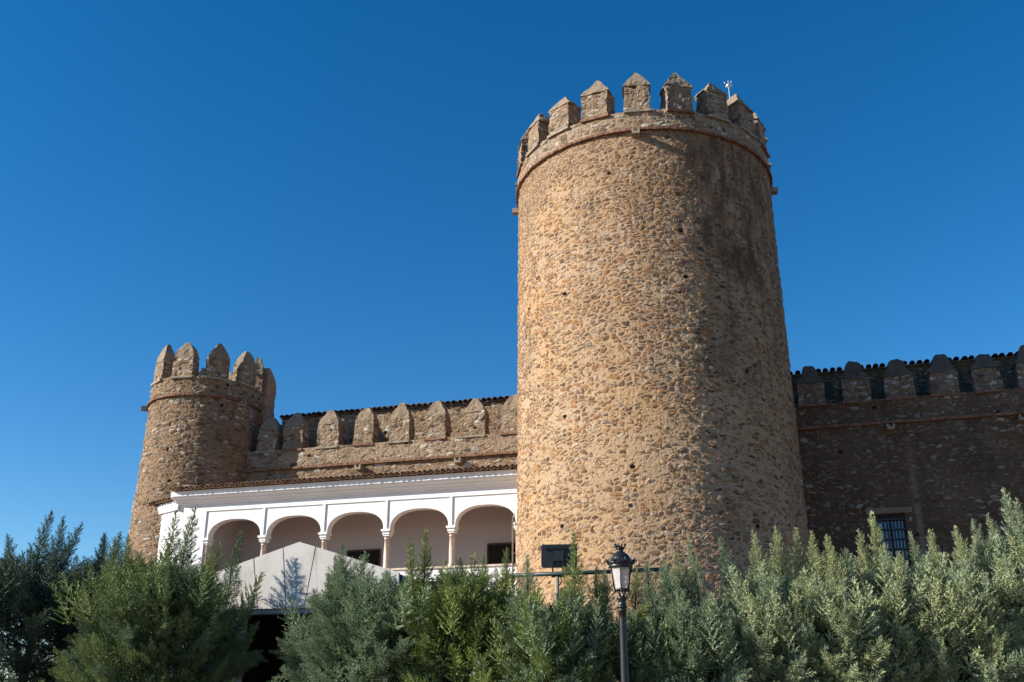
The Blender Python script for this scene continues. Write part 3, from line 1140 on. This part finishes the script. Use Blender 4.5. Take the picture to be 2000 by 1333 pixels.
m.lathe([(.17, zc - .01), (.185, zc + .0), (.185, zc + .025), (.175, zc + .035), (.205, zc + .05), (.212, zc + .07), (.20, zc + .085), (.165, zc + .095), (.155, zc + .13), (.14, zc + .165),
         (.105, zc + .205), (.062, zc + .235), (.05, zc + .245), (.048, zc + .275), (.062, zc + .283), (.045, zc + .285)], 28)
for k in range(8):
    a = k * math.pi / 4 + .2
    ca, sa = math.cos(a), math.sin(a)
    # palmette leaves on the rim
    m.tube([(.205 * ca, .205 * sa, zc + .07), (.225 * ca, .225 * sa, zc + .10), (.245 * ca, .245 * sa, zc + .145)], [.018, .014, .004], 6)
    for da in (-.14, .14):
        c2, s2 = math.cos(a + da), math.sin(a + da)
        m.tube([(.20 * c2, .20 * s2, zc + .075), (.212 * c2, .212 * s2, zc + .115)], [.014, .005], 5)
hood = m.build('lantern_hood', M['iron'], lamp)
m = MB()
zr = zc + .28
for k in range(10):
    a = k * math.pi / 5
    ca, sa = math.cos(a), math.sin(a)
    m.tube([(.048 * ca, .048 * sa, zr), (.068 * ca, .068 * sa, zr + .035), (.088 * ca, .088 * sa, zr + .072)], [.013, .010, .010], 5)
    m.tube([(.087 * ca, .087 * sa, zr + .066), (.094 * ca, .094 * sa, zr + .086)], [.013, .004], 5)
m.lathe([(.045, zr - .01), (.06, zr + .0), (.062, zr + .02), (.05, zr + .025)], 16)
m.build('crown_finial', M['iron'], hood)


# ------------------------------------------------------------------ cypresses
rs = np.random.RandomState(11)


def unit(v): return v / (np.linalg.norm(v, axis=-1, keepdims=True) + 1e-9)


def spray(n_br, leaf, wid, spread=1.0, slim=1.0, seed=0):
    """one plume of unit length along +z: branchlets set round the stem, each carrying scale-leaf twigs.
    returns triangles (n,3,3) and the place of each along the plume"""
    r = np.random.RandomState(seed)
    T, pos = [], []
    for i in range(n_br):
        t = .06 + .92 * (i + r.rand()) / n_br
        az = i * 2.4 + r.rand() * .8
        el = .55 + .5 * t + r.uniform(-.15, .15)                  # angle from the horizontal
        out = np.array([math.cos(az) * math.cos(el), math.sin(az) * math.cos(el), math.sin(el)])
        L = (.36 * (1 - t) ** .8 + .05) * spread * r.uniform(.7, 1.25)
        base = np.array([.012 * math.sin(9 * t), .012 * math.cos(7 * t), t])
        nt = max(5, int(19 * L / .25))
        side = unit(np.cross(out, [0, 0, 1.0]))
        up = np.cross(side, out)
        for k in range(nt):
            u = (k + .4 + .4 * r.rand()) / nt
            p = base + out * L * u + np.array([0, 0, .10 * L * u * u])
            sgn = 1 if k % 2 else -1
            ph = r.rand() * 6.28
            d = unit(out * 1.0 + (side * math.cos(ph) + up * math.sin(ph)) * .75 + r.normal(0, .12, 3))
            l = leaf * (1.1 - .5 * u) * r.uniform(.75, 1.25)
            wv = unit(np.cross(d, r.normal(0, 1, 3))) * wid * r.uniform(.8, 1.25)
            T.append([p - wv, p + wv, p + d * l])
            pos.append(t * .6 + u * .4)
        wv = unit(np.cross(out, r.normal(0, 1, 3))) * wid
        T.append([base + out * L * .5 - wv, base + out * L * .5 + wv, base + out * L * 1.12])
        pos.append(t * .6 + .4)
    for k in range(4):
        wv = unit(np.cross([0, 0, 1.0], r.normal(0, 1, 3))) * wid
        T.append([np.array([0, 0, .86]) - wv, np.array([0, 0, .86]) + wv, np.array([r.normal(0, .01), r.normal(0, .01), 1.04])])
        pos.append(1.0)
    return np.array(T), np.array(pos)


SPRAYS = [spray(26, .066, .0095, 1.0, seed=s) for s in range(6)]
LEADERS = [spray(34, .06, .009, .62, seed=20 + s) for s in range(4)]


def basis(d, twist):
    d = unit(np.asarray(d, float))
    a = np.cross(d, [0.3, 0.2, .93] if abs(d[2]) < .9 else [1.0, 0, 0])
    a = unit(a)
    b_ = np.cross(d, a)
    c_, s_ = math.cos(twist), math.sin(twist)
    return np.stack([a * c_ + b_ * s_, b_ * c_ - a * s_, d], 0)


def cypress(label, px, Y, ztop, rad, pal, seed, boughs=60, per=11, leaders=(), lean=(0, 0), zlow=1.2, base_z=0.0, up=.0, wide=.45, psize=1.0, shape=1.0, dense=.46, fill=1.6, core=.52, group='cypresses of the hedge'):
    r = np.random.RandomState(seed)
    x0 = at(px, 1200, Y).x
    H = ztop
    root = thing('cypress_tree', label, 'tree', (x0, Y, base_z), 0, group)
    tris, cols = [], []
    stems = MB()

    def prof(z):
        t = (z - 0.2) / (H - .2)
        return rad * (1 - np.clip(t, 0, 1) ** (2.6 * shape)) ** .62 * (.80 + .2 * min(1, t * 3))

    def put(T, pos, p, d, L, tint, tip):
        B = basis(d, r.rand() * 6.28)
        W = (T.reshape(-1, 3) * L) @ B + p
        tris.append(W.reshape(-1, 3, 3))
        f = pos[:, None]
        base = np.array(tint) * r.uniform(.82, 1.18)
        c_ = base[None, :] * (1 - .35 * f * tip) + np.array([.20, .17, .095])[None, :] * (.35 * f * tip)
        c_ = c_ * (r.uniform(.8, 1.2, (len(T), 1)))
        cols.append(np.repeat(c_, 3, 0))

    nb_ = int(boughs * dense)
    for i in range(nb_):
        z = zlow + (H * .95 - zlow) * ((i + r.rand()) / nb_) ** .85
        a = i * 2.39996 + r.uniform(-.5, .5)
        rr = prof(z)
        t = z / H
        el = R(2 + 42 * t + up + r.uniform(-26, 26))
        outv = np.array([math.cos(a), math.sin(a), 0])
        tip = outv * rr * r.uniform(.66 + .18 * t, 1.24 - .08 * t) + np.array([lean[0] * t, lean[1] * t, z])
        L = rr * .8 + .45
        d = unit(outv * math.cos(el) + np.array([r.normal(0, .12), r.normal(0, .12), math.sin(el)]))
        start = tip - d * L
        start[:2] = start[:2] * .5
        tint = pal[r.randint(len(pal))]
        mid = start * .45 + tip * .55 - np.array([0, 0, .12 * L])
        stems.tube([start, mid, tip], [.022, .014, .006], 5)
        bl = r.uniform(.75, 1.2)
        nper = int(per * 2.1)
        for k in range(nper):
            u = .30 + .70 * ((k + r.rand()) / nper) ** .8
            p = (1 - u) ** 2 * start + 2 * u * (1 - u) * mid + u * u * tip
            off = r.normal(0, 1, 3)
            off = unit(off - d * off.dot(d))
            dd = unit(d + off * (.95 - .45 * u) + r.normal(0, .16, 3) + np.array([0, 0, .12 + up / 90]))
            T, pos = SPRAYS[r.randint(len(SPRAYS))]
            put(T, pos, p, dd, psize * bl * r.uniform(.27, .48) * (1.2 - .45 * u), tint, r.uniform(.0, .9))
    # the close inner growth
    for i in range(int(boughs * fill)):
        z = zlow + (H * .88 - zlow) * r.rand()
        a = r.rand() * 6.28
        q = prof(z) * r.rand() ** .5 * core
        dd = unit(np.array([math.cos(a), math.sin(a), .8]) + r.normal(0, .3, 3))
        T, pos = SPRAYS[r.randint(len(SPRAYS))]
        put(T, pos, np.array([q * math.cos(a) + lean[0] * z / H, q * math.sin(a) + lean[1] * z / H, z - .25]), dd, psize * r.uniform(.6, .8), pal[r.randint(len(pal))], .2)
    # crown of upright leaders
    nl = int(boughs * .45)
    for i in range(nl):
        a = r.rand() * 6.28
        q = r.rand() ** .5 * rad * .8
        z = H * (.93 - .16 * (q / rad) ** 2) - r.rand() * .35
        p = np.array([q * math.cos(a) + lean[0], q * math.sin(a) + lean[1], z - .45])
        d = unit(np.array([math.cos(a) * wide * q / rad + r.normal(0, .1), math.sin(a) * wide * q / rad + r.normal(0, .1), 1.0]))
        T, pos = SPRAYS[r.randint(len(SPRAYS))]
        put(T, pos, p, d, psize * r.uniform(.6, 1.0), pal[r.randint(len(pal))], r.uniform(.2, 1))
    # named leaders: shoots that stand clear above the crown
    for (lpx, lpy, dy, L, dx, fine) in leaders:
        tip = at(lpx, lpy, Y + dy)
        tip = np.array([tip.x - x0, dy, tip.z - base_z])
        d = unit(np.array([dx, 0, 1.0]))
        st = tip - d * L
        mid = (st + tip) / 2 + np.array([r.normal(0, .03), r.normal(0, .03), 0])
        stems.tube([st - d * .5, st, mid, tip], [.02, .016, .010, .004], 5)
        stems.tube([(lean[0] * .4, lean[1] * .4, min(H * .6, st[2] - .6)), st - d * .5 + np.array([0, 0, .02])], [.03, .02], 5)
        tint = pal[r.randint(len(pal))]
        T, pos = LEADERS[r.randint(4)]
        put(T, pos, st, d, L, tint, 1.0)
        L0 = .75 * L
        nb = int(15 * L + 26 * L0)
        for k in range(nb):
            u = -.75 + (k + r.rand()) / nb * 1.61
            a = k * 2.4 + r.rand()
            p = st + (tip - st) * u
            w_ = .55 if wide < .35 else .8
            dd = unit(np.array([math.cos(a) * w_, math.sin(a) * w_, 1.0]) + d * .2)
            T, pos = SPRAYS[r.randint(len(SPRAYS))]
            put(T, pos, p, dd, (.10 + (.27 if wide < .35 else .36) * (1 - max(u, -.3))) * (fine if u > 0 else 1.0) * r.uniform(.8, 1.2), tint, r.uniform(.3, 1))
    T = np.concatenate(tris)
    K = np.concatenate(cols)
    n = len(T)
    me = bpy.data.meshes.new('crown')
    me.vertices.add(n * 3)
    me.vertices.foreach_set('co', T.astype(np.float32).ravel())
    me.loops.add(n * 3)
    me.loops.foreach_set('vertex_index', np.arange(n * 3, dtype=np.int32))
    me.polygons.add(n)
    me.polygons.foreach_set('loop_start', np.arange(0, n * 3, 3, dtype=np.int32))
    me.update(calc_edges=True)
    ca = me.color_attributes.new('tint', 'FLOAT_COLOR', 'POINT')
    ca.data.foreach_set('color', np.concatenate([np.clip(K, .004, .6), np.ones((n * 3, 1))], 1).astype(np.float32).ravel())
    link('crown', me, M['leaf'], root)
    stems.tube([(0, 0, 0), (r.normal(0, .04), r.normal(0, .04), H * .4), (lean[0] * .6, lean[1] * .6, H * .85)], [.13, .09, .03], 9)
    stems.build('trunk', M['bark'], root)
    return root


BLUE = [(.055, .095, .074), (.065, .11, .08), (.078, .12, .075)]
MIDG = [(.15, .21, .075), (.18, .245, .10), (.20, .25, .09), (.12, .185, .10)]
GLAU = [(.21, .285, .165), (.19, .265, .16), (.235, .305, .175), (.165, .235, .135)]
YELG = [(.23, .28, .07), (.205, .265, .075), (.175, .235, .085)]
PALE = [(.38, .43, .245), (.33, .40, .25), (.37, .41, .215), (.28, .35, .225)]

cypress('cypress added almost out of view at the left, to shade its neighbour', -215, 20.8, 5.4, 2.2, BLUE, 9, boughs=90, per=11, wide=.5)  # added mostly out of view, to throw shade on the next cypress
cypress('dark blue green cypress with feathery tops against the sky left of the turret', 70, 22.0, 5.0, 2.4, BLUE, 1, boughs=110, dense=.72, fill=3.0, per=11, wide=.6,
        leaders=[(100, 1000, 0, 1.3, .12, 1.0), (160, 1022, .4, 1.1, .3, 1.0), (15, 1045, -.3, 1.0, -.25, 1.0), (125, 1010, .6, 1.0, .05, .9), (60, 1070, .1, .9, -.1, 1), (205, 1045, .5, .9, .05, .8)])
cypress('slim dark green cypress in the gap beside the foot of the small turret', 205, 23.6, 5.0, 1.7, BLUE + MIDG[:1], 6, boughs=80, dense=.72, fill=3.0, per=11, wide=.5,
        leaders=[(205, 1042, 0, 1.0, -.05, .9), (236, 1040, .2, 1.0, .1, .9)])
cypress('dense green cypress with two thin leaders in front of the white gallery corner', 312, 20.4, 4.6, 2.1, MIDG, 2, boughs=165, dense=.72, fill=3.0, per=12, wide=.7,
        leaders=[(345, 1000, .2, 1.25, .06, 1.0), (382, 994, .1, 1.35, .12, 1.0), (470, 1036, 2.27, 1.35, .1, .9), (250, 1045, .4, .9, -.1, 1.0), (225, 1050, 0, .8, -.05, .9), (498, 1165, .6, .8, .45, 1), (505, 1215, .3, .8, .55, 1), (430, 1060, .8, .9, .2, 1)])
cypress('broad grey green cypress standing right of the porch opening', 735, 19.3, 4.15, 1.85, GLAU, 3, boughs=110, dense=.72, fill=3.0, per=12, wide=.7,
        leaders=[(668, 1062, .2, .8, -.1, .9), (712, 1078, 0, .7, .05, 1), (640, 1120, 0, .7, -.3, 1), (612, 1150, -.2, .7, -.4, 1), (595, 1205, -.3, .7, -.5, 1), (655, 1085, .1, .7, -.2, .9)])
cypress('yellow green cypress with a fresh upright tip below the gallery columns', 905, 18.5, 4.18, 1.25, YELG, 4, boughs=80, dense=.72, fill=3.0, per=11, up=14, wide=.3, zlow=1.0,
        leaders=[(832, 1035, .2, 1.1, 0, .9), (800, 1050, .1, .8, -.1, .8), (900, 1090, .3, .6, 0, 1), (945, 1085, .3, .6, .1, .8), (990, 1070, .2, .7, .05, .8)])
hedge = [
    (1075, 18.6, 3.75, 1.15, YELG[1:] + GLAU[:2], 'olive green hedge cypress below the floodlight', [(1120, 1035, .2, .9, 0, .6), (1030, 1085, .2, .6, 0, .8), (1165, 1105, .3, .6, 0, .7)]),
    (1215, 18.4, 3.45, 1.1, MIDG[1:] + GLAU[:2], 'mid green hedge cypress directly behind the street lamp', [(1245, 1110, .2, .5, .1, .8), (1180, 1110, .1, .5, 0, .7)]),
    (1345, 18.3, 3.6, 1.15, GLAU + PALE[3:], 'grey green hedge cypress below the shaded half of the keep, next right of the lamp', [(1262, 1098, .1, .7, -.1, 1), (1296, 1092, .3, .7, -.1, 1), (1318, 1075, .2, .7, -.15, .9), (1345, 1050, .2, .8, -.1, .8), (1405, 1052, .3, .7, -.2, .9), (1290, 1105, 0, .5, -.3, .8)]),
    (1480, 18.2, 4.0, 1.15, PALE, 'pale hedge cypress in front of the right foot of the keep', [(1515, 1028, .2, .8, -.05, 1), (1470, 1036, 0, .7, -.1, .9), (1553, 1032, .3, .7, -.05, .8)]),
    (1612, 18.1, 4.0, 1.1, PALE, 'pale hedge cypress at the dark corner between keep and shaded wall', [(1583, 1038, .2, .7, -.1, .8), (1615, 1045, 0, .7, -.08, .9), (1650, 1070, 0, .5, 0, .8)]),
    (1738, 18.0, 4.05, 1.15, PALE, 'pale hedge cypress with a single tall spire before the barred window', [(1702, 1000, .2, 1.15, -.03, 1.1), (1677, 1035, .1, .8, -.04, .9), (1775, 1040, .2, .7, -.2, .8), (1728, 1062, -.1, .6, .03, .9), (1758, 1078, -.2, .6, .05, 1)]),
    (1862, 17.9, 4.15, 1.15, PALE, 'pale hedge cypress right of the barred window', [(1815, 1035, .2, .8, -.08, .9), (1865, 1028, .1, .8, -.1, 1), (1900, 1015, .2, .8, -.1, 1)]),
    (1985, 17.8, 4.6, 1.2, PALE, 'tallest pale hedge cypress at the right end of the row', [(1960, 955, .2, 1.2, -.06, 1.1), (1985, 975, 0, 1, -.02, 1), (1930, 1005, .1, .9, -.1, 1), (2010, 950, .1, 1, 0, 1)]),
]
for i, (px, Y, zt_, rad, pal, lab, ld) in enumerate(hedge):
    Yn = 17.75 + .14 * i + (.12 if i % 2 else -.1)
    zt_ = EYE + (zt_ - EYE) * Yn / Y
    Y = Yn
    cypress(lab, px, Y, zt_, rad, pal, 30 + i, boughs=105, per=11, up=8, wide=.25, leaders=ld, zlow=1.2)
